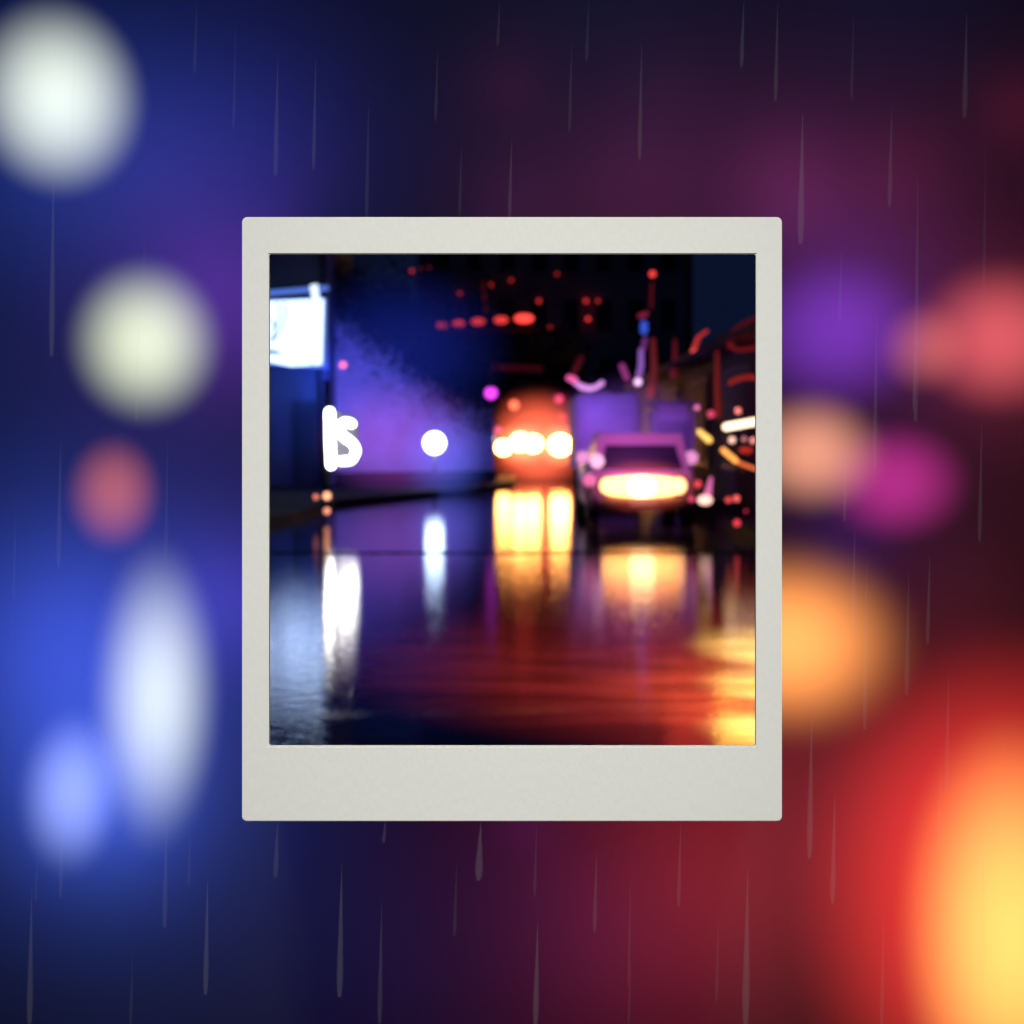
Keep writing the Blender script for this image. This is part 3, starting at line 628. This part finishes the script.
lamp('road_marker', 'red lamp near the kerb below the touching pair', 737, 523, 16.8, 3.4, (1,.06,.09), 1.1)
lamp('road_marker', 'faint crimson lamp right between the touching pair and the kerb lamp', 746, 511, 17, 1.9, (.8,.04,.1), .6)

# right hand facade: dark, with windows and posts
rb_ = thing('shop_row', 'dark row of shops along the right side behind the red neon', 'building', (3.9, 14, 0))
obj('wall', boxbm((0, 1.5, .12), (6, 60, 3.2)), mat('dark_brick', (.05,.03,.035), .8, .35, 3, .3), rb_, smooth=False)
for i in range(5):
    fr = obj('window', boxbm((-.05, 4+i*5, .7), (-.002, 7+i*5, 2.5)), mat('window_frame', (.04,.03,.03), .5), rb_, smooth=False)
    obj('pane', boxbm((-.07, 4.2+i*5, .8), (-.052, 6.8+i*5, 2.4)), mat('dull_shop_glass', (.01,.012,.02), .6, spec=.2), fr, smooth=False)
obj('awning', poly_prism([(-.6, 4), (0, 4), (0, 28), (-.6, 28)], 2.75, 2.85), mat('awning_cloth', (.07,.03,.04), .8), rb_, smooth=False)

# dark tree crowns over the wall and behind the bridge
leaf_m = mat('night_leaves', (.035,.045,.03), .7, .4, 6)
bark = mat('bark', (.04,.03,.025), .9, .3, 6)
def tree(x, y, h, cr, label, n=1500):
    t = thing('tree', label, 'tree', (x, y, 0), 'dark trees beyond the blue wall')
    tb = tube(bmesh.new(), [(0,0,0),(.1,0,h*.3),(-.05,.1,h*.6),(.05,0,h*.85)], [.22,.17,.11,.05], 8)
    for k in range(6):
        a = k*1.05; tube(tb, [(0,0,h*(.4+.06*k)), (math.cos(a)*cr*.4, math.sin(a)*cr*.4, h*(.52+.06*k)), (math.cos(a)*cr*.8, math.sin(a)*cr*.8, h*(.6+.06*k))], [.09,.06,.02], 6)
    obj('trunk', tb, bark, t)
    bm = bmesh.new(); cl = [Vector((random.gauss(0,.45)*cr, random.gauss(0,.45)*cr, h*.72+random.gauss(0,.38)*cr)) for _ in range(26)]
    for _ in range(n):
        c = random.choice(cl)+Vector([random.gauss(0, .2*cr) for _ in range(3)])
        u = Vector([random.gauss(0,1) for _ in range(3)]).normalized(); v = u.orthogonal().normalized(); s = random.uniform(.09, .18)
        bm.faces.new([bm.verts.new(c+u*s), bm.verts.new(c+v*s*.5), bm.verts.new(c-u*s), bm.verts.new(c-v*s*.5)])
    obj('crown', bm, leaf_m, t)
tree(-4.0, 58, 8.0, 2.7, 'dark tree over the blue wall, left of the footbridge lamps')
tree(-1.4, 60, 7.4, 2.5, 'dark tree under the row of red footbridge lamps')
tree(1.2, 58, 6.0, 1.8, 'dark tree above the truck roof, right of the footbridge lamps')

# ---- unseen spots added for the coloured light on walls and vehicles
def glow(px, py, Y, c, wts, aim=(0, 1, 0), spot=160, name='added_spot'):
    p = P(px, py, Y); point(name, p, c, wts, 0, spot=spot, aim=p+Vector(aim), blend=.6)
glow(352, 385, 33.8, (.03,.09,1), 190)          # added blue spots on the plaster wall
glow(415, 400, 34.0, (.04,.08,1), 150)
glow(470, 440, 35.2, (.06,.11,1), 110)
glow(398, 438, 34.9, (.80,.13,.80), 34)
glow(290, 375, 33.3, (.05,.18,1), 55)           # added spot for spill under the white light box
glow(300, 440, 33.0, (.04,.10,.6), 25)
glow(596, 410, 28.8, (.22,.12,1), 50)
glow(590, 440, 28.6, (.75,.12,.9), 20)
glow(670, 425, 23.9, (.35,.12,1), 26)
glow(638, 392, 19.2, (.85,.14,.75), 60, (0, .7, -.75))
glow(622, 500, 18.4, (.2,.14,1), 5, (0, 1, -.2), 90)
glow(535, 452, 44.2, (1,.12,.05), 10)           # added spot for the headlights' spill on the cab
glow(730, 400, 20.4, (1,.05,.05), 25, (.6, .8, 0))
# unseen spots added to throw warm, blue and red pools on the road
W_ = (1, .40, .055)
for wx, wy, ww in ((1.56, 8.3, 210000), (1.36, 7.0, 130000), (1.17, 5.95, 85000)):
    point('added_warm_spot', (.95+.12*(wy-7), 3.6, 3.0), (1, .62, .12), ww, .10, spot=11, aim=(wx, wy, 0), blend=1.0)
point('added_blue_spot', (-1.6, 5.5, 5.0), (.06, .16, 1), 330, .10, spot=80, aim=(-1.2, 6.5, 0), blend=1.0)
point('added_orange_spot', (1.1, 3.6, 3.0), (1, .12, .03), 26000, .10, spot=30, aim=(1.45, 6.8, 0), blend=1.0)
point('added_red_spot', (1.9, 5.2, 4.2), (1, .065, .03), 17000, .10, spot=62, aim=(1.75, 7.4, 0), blend=1.0)

# added emissive volumes that paint bloom round lamps and soften the wall edge
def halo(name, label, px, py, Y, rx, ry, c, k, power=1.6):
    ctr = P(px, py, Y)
    return orb(name, label, 'glow', px, py, rx, ry, c, k, Y=Y, power=power, group='painted glow round the lamps', depth=.5)
halo('painted_glow', 'orange-red painted glow around the truck headlights', 538, 443, 43.5, 62, 62, (1, .13, .06), 2.2, 2.4)
halo('painted_glow', 'warm white glow close around the left truck headlights', 521, 444, 43, 32, 24, (1, .5, .22), 1.1, 1.6)
halo('painted_glow', 'warm white glow close around the right truck headlight', 560, 445, 43, 25, 25, (1, .5, .22), 1.1, 1.6)
halo('painted_glow', 'violet-pink painted glow before the plaster wall, by the neon letters', 400, 440, 32.5, 92, 66, (.55, .10, .66), .30, 1.5)
halo('painted_glow', 'painted violet glow between the box van and the kiosk', 625, 430, 22.5, 85, 60, (.30, .10, .75), .22, 1.3)
halo('painted_glow', 'pink-violet glow hanging over the roof of the small car', 640, 448, 18.9, 66, 36, (.75, .12, .55), .035, 1.3)
halo('painted_glow', 'blue painted glow around the white street lamp', 444, 456, 32, 50, 55, (.10, .17, 1), .45)
halo('painted_glow', 'wide dim blue painted glow softening the top of the plaster wall', 402, 350, 31, 120, 92, (.03, .07, 1), .13, 1.6)
halo('painted_glow', 'faint red painted glow around the wide light of the small car', 643, 486, 18.6, 62, 30, (1, .12, .08), .7, 1.5)

# unseen glowing panels added above the view for the road's yellow and red reflection
ho = thing('added_panel', 'unseen yellow and red hoarding mirrored in the wet road at the lower right', 'added_panel', ((745-512)/F*62, 62, 0))
obj('yellow_panel', boxbm((-1.2, -.1, 10.4), (2.4, 0, 16)), emit('yellow_panel', (1, .50, .07), 3.2), ho, smooth=False)
obj('red_surround', boxbm((-3.4, .02, 10.1), (4.6, .1, 17)), emit('red_panel', (1, .07, .04), .8), ho, smooth=False)
obj('back_board', boxbm((-3.6, .102, 9.9), (4.8, .25, 17.2)), mat('dark_metal', (.02,.02,.025), .5), ho, smooth=False)
for x in (-2.4, 3.6): obj('post', cyl(bmesh.new(), (x, .3, 0), (x, .3, 16), .14), mat('dark_metal', (.02,.02,.025), .5), ho)
